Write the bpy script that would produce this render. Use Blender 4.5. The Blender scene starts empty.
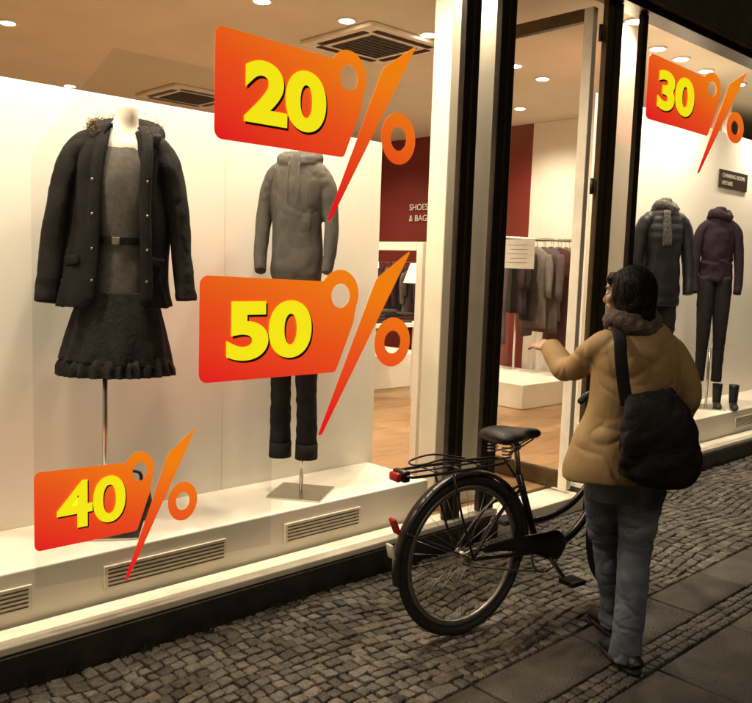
import bpy, math, random
from mathutils import Vector, Matrix, noise
random.seed(7)
V=Vector
S=bpy.context.scene
COL=S.collection
rad=math.radians

# ---------------------------------------------------------------- materials
def mat(name,col,rough=.6,var=.15,nscale=8,bump=0.0,bscale=60,metal=0,spec=.4,emis=0,stretch=(1,1,1),col2=None,attr=None):
    m=bpy.data.materials.new(name);m.use_nodes=True
    nt=m.node_tree;b=nt.nodes["Principled BSDF"];L=nt.links.new
    b.inputs["Roughness"].default_value=rough;b.inputs["Metallic"].default_value=metal
    b.inputs["Specular IOR Level"].default_value=spec
    tc=nt.nodes.new("ShaderNodeTexCoord");mp=nt.nodes.new("ShaderNodeMapping")
    mp.inputs["Scale"].default_value=stretch
    L(tc.outputs["Object"],mp.inputs[0])
    n=nt.nodes.new("ShaderNodeTexNoise");n.inputs["Scale"].default_value=nscale;n.inputs["Detail"].default_value=5
    L(mp.outputs[0],n.inputs["Vector"])
    r=nt.nodes.new("ShaderNodeValToRGB")
    c=V(col[:3]);c2=V(col2) if col2 else c*(1+var)
    c1=c*(1-var) if not col2 else c
    r.color_ramp.elements[0].color=(*c1,1);r.color_ramp.elements[1].color=(*c2,1)
    r.color_ramp.elements[0].position=.3;r.color_ramp.elements[1].position=.7
    L(n.outputs[0],r.inputs[0])
    out=r.outputs[0]
    if attr:
        a=nt.nodes.new("ShaderNodeAttribute");a.attribute_name=attr
        mx=nt.nodes.new("ShaderNodeMix");mx.data_type='RGBA';mx.blend_type='MULTIPLY';mx.inputs[0].default_value=1
        L(r.outputs[0],mx.inputs[6]);L(a.outputs["Color"],mx.inputs[7]);out=mx.outputs[2]
    L(out,b.inputs["Base Color"])
    if emis:
        L(out,b.inputs["Emission Color"]);b.inputs["Emission Strength"].default_value=emis
        m.cycles.emission_sampling='NONE'
    if bump:
        n2=nt.nodes.new("ShaderNodeTexNoise");n2.inputs["Scale"].default_value=bscale;n2.inputs["Detail"].default_value=3
        L(mp.outputs[0],n2.inputs["Vector"])
        bp=nt.nodes.new("ShaderNodeBump");bp.inputs["Strength"].default_value=bump;bp.inputs["Distance"].default_value=.01
        L(n2.outputs[0],bp.inputs["Height"]);L(bp.outputs[0],b.inputs["Normal"])
    return m
def emat(name,col,s):
    m=bpy.data.materials.new(name);m.use_nodes=True
    b=m.node_tree.nodes["Principled BSDF"];b.inputs["Base Color"].default_value=(*col,1)
    b.inputs["Emission Color"].default_value=(*col,1);b.inputs["Emission Strength"].default_value=s
    m.cycles.emission_sampling='NONE'
    return m
M={}
M['white']=mat("white_paint",(.80,.75,.66),.55,.04,3)
M['panel']=mat("display_panel_paint",(.82,.78,.70),.5,.03,2)
M['ceil']=mat("ceiling_paint",(.68,.60,.47),.8,.05,2)
M['cream']=mat("cream_column_paint",(.74,.67,.54),.5,.05,4)
M['dark']=mat("dark_bronze_metal",(.030,.022,.015),.38,.3,12,.1,90,metal=.4)
M['bronze']=mat("bronze_anodised",(.10,.070,.035),.35,.25,10,metal=.6)
M['plinth']=mat("black_stone_plinth",(.030,.026,.021),.4,.4,9,.2,120)
M['sill']=mat("cream_sill",(.76,.70,.58),.45,.10,9,.05)
M['wall']=mat("dark_render_wall",(.045,.032,.022),.85,.3,5,.4,60)
M['red']=mat("red_wall_paint",(.17,.018,.012),.7,.08,3)
M['wood']=mat("wood_floor",(.36,.22,.11),.4,.2,4,.05,40,stretch=(1,9,1),col2=(.25,.14,.065))
M['chrome']=mat("brushed_steel",(.6,.57,.5),.25,.1,20,metal=1)
M['steel']=mat("galvanised_steel",(.35,.33,.3),.4,.2,40,metal=1)
M['black']=mat("black_paint",(.012,.011,.011),.3,.2,20,spec=.5)
M['rubber']=mat("tyre_rubber",(.022,.02,.018),.75,.3,50,.3,200)
M['leather']=mat("black_leather",(.010,.009,.008),.42,.3,20,.3,150)
M['skin']=mat("skin",(.46,.28,.19),.5,.08,20,.05,200)
M['hair']=mat("black_hair",(.008,.006,.005),.5,.4,30,.5,60,stretch=(5,5,.8),spec=.25)
M['jacket']=mat("tan_jacket_cloth",(.30,.19,.08),.7,.10,7,.20,300,spec=.25,col2=(.40,.275,.135))
M['jeans']=mat("blue_denim",(.075,.095,.13),.85,.25,9,.25,260,col2=(.17,.20,.245),spec=.2)
M['scarf']=mat("grey_scarf_knit",(.10,.078,.065),.95,.3,30,.7,90)
M['bag']=mat("black_bag_cloth",(.010,.009,.010),.75,.3,15,.3,110,spec=.25)
M['mann']=mat("mannequin_shell",(.80,.73,.62),.4,.03,5)
M['coat']=mat("dark_wool_coat",(.010,.0085,.0075),.8,.4,12,.3,140,spec=.2)
M['grey']=mat("grey_jersey",(.085,.080,.070),.95,.08,18,.15,300,spec=.1)
M['shirt']=mat("charcoal_knit",(.105,.096,.084),.95,.2,40,.2,160,spec=.1)
M['skirt']=mat("dark_skirt_cloth",(.016,.014,.012),.8,.35,25,.4,60,spec=.25)
M['trous']=mat("dark_denim",(.013,.012,.013),.85,.3,20,.2,130,spec=.2)
M['fur']=mat("fur_trim",(.16,.11,.06),1,.5,60,.6,140,spec=.1)
M['navy']=mat("dark_puffer_nylon",(.010,.011,.015),.45,.3,10,.15,60,spec=.3)
M['mauve']=mat("mauve_knit",(.016,.009,.014),.9,.25,20,.3,120,spec=.15)
M['scarf2']=mat("grey_patterned_scarf",(.012,.012,.015),.9,.1,60,.4,90,col2=(.10,.095,.09))
M['cobble']=mat("cobble_granite",(.110,.098,.080),.52,.35,35,.8,110,attr="Col")
M['slab']=mat("granite_slab",(.045,.038,.031),.55,.45,6,.6,90,attr="Col")
M['dirt']=mat("joint_dirt",(.018,.015,.011),.95,.4,20,.6,120)
M['asphalt']=mat("asphalt",(.045,.042,.04),.9,.3,60,.6,200)
M['kerb']=mat("granite_kerb",(.2,.18,.16),.8,.2,30,.4,100)
M['grass']=mat("weed_leaf",(.035,.055,.015),.7,.4,30)
M['yellow']=emat("yellow_vinyl_glow",(.96,.86,.008),.80)  # emission put into the digit colour so the vinyl looks backlit
M['shadow']=mat("dark_red_vinyl",(.05,.008,.003),.5,.05,5)
M['redlens']=mat("red_reflector",(.40,.02,.015),.2,.1,30,emis=.06)
M['whitep']=mat("white_plastic",(.7,.68,.62),.4,.05,20)
M['brown']=mat("brown_sign",(.03,.018,.012),.5,.1,20)
M['lampshade']=emat("lampshade",(1,.72,.38),1.6)
M['bulb']=emat("downlight_bulb",(1,.88,.68),25)
M['paper']=mat("paper",(.70,.66,.58),.7,.05,9)

def glassmat(name,tint=(.97,.97,.95)):
    m=bpy.data.materials.new(name);m.use_nodes=True;nt=m.node_tree;nt.nodes.clear();L=nt.links.new
    o=nt.nodes.new("ShaderNodeOutputMaterial");t=nt.nodes.new("ShaderNodeBsdfTransparent");t.inputs[0].default_value=(*tint,1)
    g=nt.nodes.new("ShaderNodeBsdfGlossy");g.inputs["Roughness"].default_value=.01
    f=nt.nodes.new("ShaderNodeFresnel");f.inputs[0].default_value=1.45
    x=nt.nodes.new("ShaderNodeMixShader");L(f.outputs[0],x.inputs[0]);L(t.outputs[0],x.inputs[1]);L(g.outputs[0],x.inputs[2]);L(x.outputs[0],o.inputs[0])
    return m
M['glass']=glassmat("window_glass")
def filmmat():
    m=bpy.data.materials.new("grey_film");m.use_nodes=True;nt=m.node_tree;nt.nodes.clear();L=nt.links.new
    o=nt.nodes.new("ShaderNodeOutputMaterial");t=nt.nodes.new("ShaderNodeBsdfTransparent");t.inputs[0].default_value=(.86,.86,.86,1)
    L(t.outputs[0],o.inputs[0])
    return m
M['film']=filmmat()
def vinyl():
    m=bpy.data.materials.new("orange_red_vinyl_glow");m.use_nodes=True;nt=m.node_tree;L=nt.links.new
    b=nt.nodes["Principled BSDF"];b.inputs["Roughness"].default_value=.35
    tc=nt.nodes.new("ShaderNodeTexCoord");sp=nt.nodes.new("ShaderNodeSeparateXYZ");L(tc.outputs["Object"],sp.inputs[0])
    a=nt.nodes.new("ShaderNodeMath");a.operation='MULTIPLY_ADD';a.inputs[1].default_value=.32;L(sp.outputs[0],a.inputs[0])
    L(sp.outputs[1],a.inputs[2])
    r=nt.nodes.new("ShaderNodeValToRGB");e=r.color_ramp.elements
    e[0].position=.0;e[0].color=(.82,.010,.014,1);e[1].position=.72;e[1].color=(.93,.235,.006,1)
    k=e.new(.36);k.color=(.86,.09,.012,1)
    L(a.outputs[0],r.inputs[0]);L(r.outputs[0],b.inputs["Base Color"]);L(r.outputs[0],b.inputs["Emission Color"]);b.inputs["Emission Strength"].default_value=.78  # vinyl is no lamp: added glow imitates light coming through from the shop
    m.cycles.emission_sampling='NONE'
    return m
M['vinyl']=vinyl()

# ---------------------------------------------------------------- mesh helpers
def empty(name,loc=(0,0,0),rz=0,parent=None,sc=None):
    e=bpy.data.objects.new(name,None);COL.objects.link(e);e.location=loc;e.rotation_euler=(0,0,rz);e.parent=parent;e.empty_display_size=.1
    if sc:e.scale=sc
    return e
def mesh(name,vf,m,parent=None,smooth=True,sub=0,bevel=0):
    me=bpy.data.meshes.new(name);me.from_pydata([tuple(v) for v in vf[0]],[],vf[1]);me.update()
    if smooth:
        for p in me.polygons:p.use_smooth=True
    o=bpy.data.objects.new(name,me);COL.objects.link(o);o.parent=parent
    if m:me.materials.append(m)
    if bevel:
        b=o.modifiers.new("b",'BEVEL');b.width=bevel;b.segments=2;b.limit_method='ANGLE'
    if sub:
        s=o.modifiers.new("s",'SUBSURF');s.levels=s.render_levels=sub
    return o
def join(*L):
    v=[];f=[]
    for a,b in L:
        k=len(v);v+=list(a);f+=[tuple(i+k for i in q) for q in b]
    return v,f
def box(x0,x1,y0,y1,z0,z1):
    v=[V((x,y,z)) for z in(z0,z1) for y in(y0,y1) for x in(x0,x1)]
    return v,[(0,2,3,1),(4,5,7,6),(0,1,5,4),(2,6,7,3),(0,4,6,2),(1,3,7,5)]
def xf(vf,mx): return [mx@V(v) for v in vf[0]],vf[1]
def catmull(P,k):
    out=[];n=len(P)
    for i in range(n-1):
        p0=P[max(i-1,0)];p1=P[i];p2=P[i+1];p3=P[min(i+2,n-1)]
        for j in range(k):
            t=j/k
            out.append([.5*((2*b)+(-a+c)*t+(2*a-5*b+4*c-d)*t*t+(-a+3*b-3*c+d)*t**3) for a,b,c,d in zip(p0,p1,p2,p3)])
    out.append(list(P[-1]));return out
def loft(rows,n=20,k=4,ref=(1,0,0),arc=None,cap=True,sq=1.0,horiz=False,disp=None):
    """rows: (x,y,z,ra,rb)"""
    R=catmull([list(r) for r in rows],k) if k>1 else [list(r) for r in rows]
    C=[V(r[:3]) for r in R];ref=V(ref);vs=[];fs=[]
    closed=arc is None;a0,a1=(0,2*math.pi) if closed else arc
    m=n if closed else n+1
    for i,r in enumerate(R):
        t=V((0,0,1)) if horiz else (C[min(i+1,len(C)-1)]-C[max(i-1,0)]).normalized()
        a=(ref-t*ref.dot(t))
        if a.length<1e-4:a=V((0,1,0))-t*t.y
        a.normalize();b=t.cross(a)
        for j in range(m):
            th=a0+(a1-a0)*j/n;c,s=math.cos(th),math.sin(th)
            if sq!=1:c=math.copysign(abs(c)**sq,c);s=math.copysign(abs(s)**sq,s)
            q=1.0
            if disp:q=disp(i/(len(R)-1),th)
            vs.append(C[i]+(a*c*r[3]+b*s*r[4])*q)
    for i in range(len(R)-1):
        for j in range(n):
            j2=(j+1)%m if closed else j+1
            fs.append((i*m+j,i*m+j2,(i+1)*m+j2,(i+1)*m+j))
    if cap and closed:
        fs.append(tuple(reversed(range(m))));fs.append(tuple((len(R)-1)*m+j for j in range(m)))
    return vs,fs
def tube(pts,r,n=10,k=4,ref=(0.31,.2,.93)):
    return loft([(*p,r,r) for p in pts],n=n,k=k,ref=ref)
def ell(c,r,n=20,mx=None):
    v=[];f=[];c=V(c)
    h=n//2
    for i in range(1,h):
        ph=math.pi*i/h
        for j in range(n):
            th=2*math.pi*j/n
            v.append(V((math.cos(th)*math.sin(ph)*r[0],math.sin(th)*math.sin(ph)*r[1],math.cos(ph)*r[2])))
    for i in range(h-2):
        for j in range(n):
            f.append((i*n+j,(i+1)*n+j,(i+1)*n+(j+1)%n,i*n+(j+1)%n))
    t=len(v);v.append(V((0,0,r[2])));v.append(V((0,0,-r[2])))
    for j in range(n):
        f.append((t,j,(j+1)%n));f.append((t+1,(h-2)*n+(j+1)%n,(h-2)*n+j))
    if mx:v=[mx@q for q in v]
    return [q+c for q in v],f
def torus(R,r,n=64,m=12,a0=0,a1=2*math.pi,flat=1.0):
    """in local XZ plane (axis Y)"""
    full=abs(a1-a0-2*math.pi)<1e-6;v=[];f=[];N=n if full else n+1
    for i in range(N):
        th=a0+(a1-a0)*i/n
        for j in range(m):
            ph=2*math.pi*j/m;rr=R+r*math.cos(ph)*flat
            v.append(V((rr*math.cos(th),r*math.sin(ph),rr*math.sin(th))))
    for i in range(n):
        i2=(i+1)%N if full else i+1
        for j in range(m):f.append((i*m+j,i*m+(j+1)%m,i2*m+(j+1)%m,i2*m+j))
    return v,f
def T(x,y,z):return Matrix.Translation((x,y,z))
def remesh(o,vox,smooth=4,wr=0,wscale=(6,6,6),wr2=0,crease=0):
    r=o.modifiers.new("r",'REMESH');r.mode='VOXEL';r.voxel_size=vox;r.use_smooth_shade=True
    s=o.modifiers.new("s",'SMOOTH');s.factor=.5;s.iterations=smooth
    bpy.context.view_layer.update()
    dg=bpy.context.evaluated_depsgraph_get();me=bpy.data.meshes.new_from_object(o.evaluated_get(dg))
    mats=[m for m in o.data.materials];o.modifiers.clear();o.data=me
    if wr or wr2 or crease:
        N=[v.normal.copy() for v in me.vertices];W=V(wscale)
        for v,nn in zip(me.vertices,N):
            p=v.co
            q0=V((p.x*W.x,p.y*W.y,p.z*W.z))
            q=q0+noise.noise_vector(q0*.5)*.8
            a=1-abs(noise.noise(q))*2.2
            b=noise.noise(p*22+V((5,1,9)))
            dsp=wr*a+wr2*b
            if crease:
                # cloth folds: only where the (slowly varying) tension mask is high
                msk=max(0,min(1,.5+1.6*noise.noise(p*4.5+V((3,8,1)))))
                c1=max(0,1-abs(noise.noise(q*1.1+V((9,2,4))))*3.6)
                q2=q0*2.3+noise.noise_vector(q0*1.1)*1.1
                c2=max(0,1-abs(noise.noise(q2+V((1,7,3))))*4)
                dsp-=crease*(.8*c1*c1*msk+.45*c2*c2*msk*msk)
                dsp+=crease*.5*noise.noise(q2*.8)
            v.co=p+nn*dsp
    for p in me.polygons:p.use_smooth=True
    if not me.materials:
        for m in mats:me.materials.append(m)
    return o

# ---------------------------------------------------------------- camera
cd=bpy.data.cameras.new("camera");cam=bpy.data.objects.new("camera",cd);COL.objects.link(cam);S.camera=cam
cd.sensor_width=36;cd.lens=820/752*36;cd.clip_start=.05;cd.clip_end=500
a=rad(46.8);p=rad(6.0);r=rad(1.9)
d=V((math.cos(a),math.sin(a),0));r0=V((math.sin(a),-math.cos(a),0));zz=V((0,0,1))
F=d*math.cos(p)-zz*math.sin(p);u0=d*math.sin(p)+zz*math.cos(p)
Rr=r0*math.cos(r)+u0*math.sin(r);U=u0*math.cos(r)-r0*math.sin(r)
mx=Matrix((Rr,U,-F)).transposed().to_4x4();mx.translation=V((0,0,1.55));cam.matrix_world=mx

# ---------------------------------------------------------------- ground
def quadgrid(name,x0,x1,y0,y1,z,m):
    return mesh(name,([V((x0,y0,z)),V((x1,y0,z)),V((x1,y1,z)),V((x0,y1,z))],[(0,1,2,3)]),m,smooth=False)
quadgrid("road",-150,150,-150,-1.65,-.13,M['asphalt'])
quadgrid("ground",-150,150,-1.5,150,-.014,M['dirt'])
def stones(name,m,rows,chip=0):
    vs=[];fs=[];cols=[]
    for (cs,zt,inset,col) in rows:
        k=len(vs);c=sum(cs,V((0,0)))/len(cs);N=len(cs)
        tx,ty=random.uniform(-chip,chip),random.uniform(-chip,chip)
        for lvl,(s,z) in enumerate(((1,-.03),(1,zt-.006),(1-inset*.35,zt-.0018),(1-inset,zt),(.35,zt+.0006))):
            for q in cs:
                w=c+(q-c)*s;vs.append(V((w.x,w.y,z+(tx*(w.x-c.x)+ty*(w.y-c.y) if lvl>0 else 0))))
        for l in range(4):
            for j in range(N):
                fs.append((k+l*N+j,k+l*N+(j+1)%N,k+(l+1)*N+(j+1)%N,k+(l+1)*N+j))
        fs.append(tuple(k+4*N+j for j in range(N)));cols+= [col]*(5*N)
    o=mesh(name,(vs,fs),m)
    ca=o.data.color_attributes.new("Col",'FLOAT_COLOR','POINT')
    fl=[]
    for c in cols:fl+=[c[0],c[1],c[2],1]
    ca.data.foreach_set("color",fl)
    return o
def cobs(x0,x1,y0,y1,sp,jit,wave,oct_=False):
    rows=[];n=int((y1-y0)/sp);sp=(y1-y0)/n
    for j in range(n):
        x=x0+random.random()*sp
        while x<x1:
            w=sp*random.uniform(.75,1.3);ga=sp*.055
            def yy(X,e):
                t=j+e
                edge=min(t,n-t)/2;edge=max(0,min(1,edge))
                return y0+sp*t+edge*(wave*abs(math.sin(X*2.3+.3))*1.6-wave+.5*wave*noise.noise(V((X*1.8,t*.3,3))))
            J=lambda:random.uniform(-jit,jit)
            P=[V((x+ga+J(),yy(x,0)+ga+J())),V((x+w-ga+J(),yy(x+w,0)+ga+J())),V((x+w-ga+J(),yy(x+w,1)-ga+J())),V((x+ga+J(),yy(x,1)-ga+J()))]
            if oct_:
                cs=[]
                for i in range(4):
                    a_,b_=P[i],P[(i+1)%4];u=random.uniform(.05,.16);v_=random.uniform(.05,.16)
                    cs+=[a_.lerp(b_,u),a_.lerp(b_,1-v_)]
            else:cs=P
            g=random.uniform(.5,1.5);wm=random.uniform(.95,1.05)
            dp=.008*noise.noise(V((x*1.1,j*.07,0)))
            rows.append((cs,random.uniform(-.003,.003)+dp,random.uniform(.14,.24),(g*wm,g,g/wm)))
            x+=w
    return rows
stones("cobblestone_pavement",M['cobble'],cobs(-1.5,14,1.87,2.885,.054,.005,.05,True),.12)
sl=[]
def slabs(y0,y1,h,w):
    y=y0;j=0
    while y<y1-.05:
        hh=min(h,y1-y);x=-4+(j%2)*w*.5+random.random()*.1
        while x<17:
            ww=w*random.uniform(.8,1.25);g=random.uniform(.7,1.25);e=.004
            sl.append(([V((x+e,y+e)),V((x+ww-e,y+e)),V((x+ww-e,y+hh-e)),V((x+e,y+hh-e))],random.uniform(-.003,.002),.025,(g,g*.98,g*.96)))
            x+=ww
        y+=hh;j+=1
slabs(1.61,1.865,.255,.62);slabs(-1.5,1.47,.495,.62)
stones("paving_slabs",M['slab'],[(c,z-.0015,i,k) for c,z,i,k in sl],.002)
stones("mosaic_paving_strip",M['cobble'],[(c,z-.001,i,tuple(q*.5 for q in k)) for c,z,i,k in cobs(-3,16,1.475,1.605,.043,.003,.0)])
mesh("kerb",box(-100,100,-1.65,-1.505,-.2,.0),M['kerb'],smooth=False,bevel=.01)
gv=[];gf=[]
for c in range(60):
    X=random.choice([random.uniform(1,3.2),random.uniform(5,9),random.uniform(.5,12)]);Y=2.885-abs(random.gauss(0,.02))
    if 3.75<X<4.75:continue
    for b in range(random.randint(4,12)):
        an=random.uniform(0,6.28);L=random.uniform(.015,.045);w=random.uniform(.002,.005)
        bx_=X+random.gauss(0,.015);by=Y+random.gauss(0,.008)
        dx=math.cos(an)*L*.6;dy=-abs(math.sin(an))*L*.6;k=len(gv)
        gv+= [V((bx_-w,by,-.005)),V((bx_+w,by,-.005)),V((bx_+dx*.5+w,by+dy*.5,L*.7)),V((bx_+dx*.5-w,by+dy*.5,L*.7)),V((bx_+dx,by+dy,L*.85))]
        gf+=[(k,k+1,k+2,k+3),(k+3,k+2,k+4)]
mesh("grass",(gv,gf),M['grass'],smooth=False)

# ---------------------------------------------------------------- shop building
B=empty("shop_building")
def bx(name,x0,x1,y0,y1,z0,z1,m,bev=.003,par=B):
    return mesh(name,box(x0,x1,y0,y1,z0,z1),m,par,smooth=False,bevel=bev)
TOP=3.27;FL=.1
bx("plinth_left",-4,3.755,2.90,3.06,-.1,.115,M['plinth'])
bx("plinth_right",4.67,16,2.90,3.06,-.1,.115,M['plinth'])
bx("sill_left",-4,3.76,2.915,3.07,.118,.150,M['sill'],.006)
bx("sill_right",4.665,16,2.915,3.07,.118,.150,M['sill'],.006)
bx("threshold",3.757,4.668,2.91,3.15,-.1,.085,M['sill'],.006)
bx("wall_above",-4,16,2.86,3.10,TOP+.05,8,M['wall'],0)
bx("head_frame",-4,16,2.90,3.05,TOP,TOP+.048,M['dark'])
for i,(x0,x1,m) in enumerate([(3.335,3.455,'dark'),(3.625,3.755,'dark'),(4.672,4.85,'bronze'),(5.10,5.165,'dark'),(-1.2,-1.1,'dark'),(9.9,10.0,'dark'),(13,13.1,'dark')]):
    bx("mullion_%d"%i,x0,x1,2.945,2.985,.152,TOP-.002,M[m],.005)
bx("mullion_groove",3.385,3.40,2.938,2.944,.152,TOP-.002,M['bronze'],.001)
bx("mullion_groove_2",3.68,3.69,2.938,2.944,.152,TOP-.002,M['bronze'],.001)
bx("mullion_strip",4.745,4.76,2.938,2.944,.152,TOP-.002,M['dark'],.001)
bx("cream_column",3.53,3.99,3.22,3.36,FL+.002,3.298,M['cream'],.006)
bx("cream_column_2",5.22,5.56,3.20,3.34,FL+.002,3.298,M['cream'],.006)
bx("floor",-4,14,3.16,10.5,-.1,FL,M['wood'],0)
bx("ceiling",-4,16,3.102,10.5,3.30,3.34,M['ceil'],0)
bx("back_wall",-4,8.2,10.5,10.7,0,3.3,M['white'],0)
bx("left_wall",-4.2,-4,3.1,10.7,-.1,3.3,M['white'],0)
bx("right_wall_white",8.2,8.4,3.8,6.1,FL,3.298,M['white'],0)
bx("right_wall_red",8.19,8.4,6.102,10.498,FL,3.298,M['red'],0)
for i,x in enumerate((-2,2,6,10,14)):
    bx("upper_window_frame_%d"%i,x,x+1.3,2.83,2.858,4.6,6.6,M['dark'],.01)
for nm,x0,x1 in(("glass_left",-1.1,3.335),("glass_side",3.455,3.625),("glass_right_side",4.85,5.10),("glass_right",5.165,9.9)):
    mesh(nm,([V((x0,2.975,.15)),V((x1,2.975,.15)),V((x1,2.975,TOP)),V((x0,2.975,TOP))],[(0,1,2,3)]),M['glass'],B,False)
def platform(name,x0,x1,vents):
    P=empty(name)
    bx("base",x0,x1,3.09,3.60,FL-.02,.355,M['white'],.006,P)
    for i,(a0,a1) in enumerate(vents):
        z0,z1=.195,.295
        bx("vent_frame_%d"%i,a0,a1,3.078,3.0895,z0,z1,M['sill'],.002,P)
        for k in range(5):
            zc=z0+.016+k*.017
            bx("vent_slot_%d_%d"%(i,k),a0+.015,a1-.015,3.0755,3.0775,zc-.0025,zc+.0025,M['bronze'],0,P)
    return P
platform("display_platform",-1.5,3.34,[(.35,1.13),(1.42,2.0),(2.33,2.82)])
platform("display_platform",5.6,12,[(6.1,6.5),(7.35,7.8),(8.6,9.0)])
P=empty("display_backdrop");bx("panel",-1.5,3.38,3.602,3.66,FL,2.27,M['panel'],.004,P)
bx("seam",1.18,1.183,3.5995,3.6015,.357,2.26,M['sill'],0,P);bx("seam_2",2.3,2.303,3.5995,3.6015,.357,2.26,M['sill'],0,P)
P=empty("display_backdrop");bx("panel",5.6,12,3.602,3.66,FL,2.92,M['panel'],.004,P)
Pf=mesh("grey_film_panel",([V((1.12,3.02,.30)),V((2.20,3.02,.24)),V((2.20,3.02,1.95)),V((1.86,3.02,2.33)),V((1.43,3.02,2.33)),V((1.12,3.02,1.9))],[(0,1,2,3,4,5)]),M['film'],None,False)  # even grey see-through sheet just behind the glass, top corners cut
D=empty("glass_door")
X0=4.60
for nm,y0,y1,z0,z1 in(("stile_hinge",2.99,3.06,.11,3.2),("stile_lock",3.84,3.91,.11,3.2),("rail_top",3.062,3.838,3.12,3.2),("rail_bottom",3.062,3.838,.11,.22)):
    bx(nm,X0-.025,X0+.025,y0,y1,z0,z1,M['bronze' if nm!='stile_hinge' else 'sill'],.004,D)
mesh("pane",([V((X0,3.06,.22)),V((X0,3.84,.22)),V((X0,3.84,3.12)),V((X0,3.06,3.12))],[(0,1,2,3)]),M['glass'],D,False)
mesh("pull_handle",tube([(X0-.04,3.79,1.0),(X0-.08,3.79,1.05),(X0-.08,3.79,1.5),(X0-.04,3.79,1.55)],.012),M['chrome'],D)
for z in(.4,2.05,3.0):mesh("hinge",loft([(X0+.045,2.975,z,.014,.014),(X0+.045,2.975,z+.1,.014,.014)],12,1),M['dark'],D)
bx("notice",X0-.004,X0-.002,3.36,3.66,1.56,1.76,M['paper'],0,D)
for k in range(5):bx("notice_text_%d"%k,X0-.0055,X0-.0045,3.42,3.60-.04*(k%2),1.722-.03*k-.0025,1.722-.03*k,M['steel'],0,D)

# ---------------------------------------------------------------- shop interior
LC=(1,.84,.62)
lights=[(2.32,6.69,0),(3.31,4.76,1),(3.98,4.66,0),(4.62,4.46,1),(5.79,4.54,1),(6.33,4.64,0),(7.33,5.65,1),(6.05,3.36,1),(6.45,3.37,0),(6.95,3.40,1),(7.6,3.4,0),(8.6,3.4,1),(.9,5.0,1),(5.2,6.8,1),(6.9,8.2,1),(3.6,8.6,1),(.6,8.2,1),(4.6,5.9,0)]
disp=[(.1,3.17),(.85,3.17),(1.6,3.17),(2.35,3.17),(3.05,3.17),(3.75,3.13),(5.3,3.13)]  # unseen downlights, added to brighten the window display and cream columns
def downlight(x,y,e,lit=True,target=None):
    L=empty("ceiling_downlight",(x,y,3.3))
    mesh("ring",loft([(0,0,-.001,.075,.075),(0,0,-.012,.07,.07)],24,1),M['whitep'],L,False)
    mesh("bulb",loft([(0,0,-.0125,.055,.055),(0,0,-.016,.05,.05)],24,1),M['bulb'],L,False)
    if not lit:return
    ld=bpy.data.lights.new("lamp",'SPOT');ld.energy=e;ld.color=LC;ld.spot_size=rad(150);ld.spot_blend=.9;ld.shadow_soft_size=.05
    o=bpy.data.objects.new("lamp",ld);COL.objects.link(o);o.parent=L;o.location=(0,0,-.03)
    if target:
        dv=V(target)-V((x,y,3.27));o.rotation_euler=dv.to_track_quat('-Z','Y').to_euler()
for x,y,l in lights:downlight(x,y,190 if y<3.5 else 255,bool(l))
for x,y in disp:downlight(x,y,145 if x<3.5 else 60,target=(x+.05,y+.22,.8))
def cassette(x,y):
    P=empty("ceiling_air_conditioner",(x,y,3.3))
    mesh("body",box(-.42,.42,-.42,.42,-.035,-.001),M['sill'],P,False,bevel=.01)
    mesh("grille",box(-.24,.24,-.24,.24,-.042,-.036),M['grey'],P,False)
    for s in(-1,1):
        mesh("slot",box(-.3,.3,s*.33-.03,s*.33+.03,-.04,-.0355),M['dark'],P,False)
        mesh("slot",box(s*.33-.03,s*.33+.03,-.27,.27,-.0405,-.036),M['dark'],P,False)
    for k in range(8):mesh("louvre",box(-.23,.23,-.22+k*.06,-.205+k*.06,-.046,-.0425),M['dark'],P,False)
cassette(4.52,4.95);cassette(4.66,8.01)
bx2=lambda n,a,b,c,d_,e,f,m,P,bev=.003:mesh(n,box(a,b,c,d_,e,f),m,P,False,bevel=bev)
P=empty("low_display_plinth");bx2("top",6.9,8.1,5.1,6.5,FL+.002,.36,M['white'],P,.006)
P=empty("low_display_plinth");bx2("top",5.9,7.4,6.9,8.2,FL+.002,.5,M['white'],P,.006)
def garment(P,x,y,z,L,w,m,ang,thick=.035):
    mxx=T(x,y,z)@Matrix.Rotation(ang,4,'Z')
    sd=random.random()*50
    def dd(t,th):return 1+.16*noise.noise(V((math.cos(th)*2,math.sin(th)*2+sd,t*2)))*(.4+t)
    g=loft([(0,0,0,.03,.02),(0,0,-.03,w*.55,thick*.8),(0,0,-.09,w*.95,thick),(0,0,-.3*L,w*.85,thick*1.1),(0,0,-.65*L,w*.9,thick*1.1),(0,0,-L,w,thick*1.2)],16,3,disp=dd)
    s1=loft([(w*.85,0,-.07,.03,thick*.9),(w*1.0,0,-.25*L,.045,thick),(w*1.02,.01,-.62*L,.035,thick*.8)],10,3)
    s2=loft([(-w*.85,0,-.07,.03,thick*.9),(-w*1.0,0,-.25*L,.045,thick),(-w*1.02,.01,-.62*L,.035,thick*.8)],10,3)
    mesh("garment",xf(join(g,s1,s2),mxx),m,P)
    mesh("hanger_hook",xf(tube([(0,0,-.01),(0,0,.04),(.015,0,.06),(0,0,.075)],.003,6),mxx),M['chrome'],P)
cl=[mat("cloth_%d"%i,c,.9,.2,15,.3,90,spec=.15) for i,c in enumerate([(.05,.03,.035),(.08,.06,.06),(.02,.018,.02),(.12,.09,.075),(.04,.03,.04),(.07,.025,.025),(.15,.125,.11),(.06,.045,.035)])]
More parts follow.
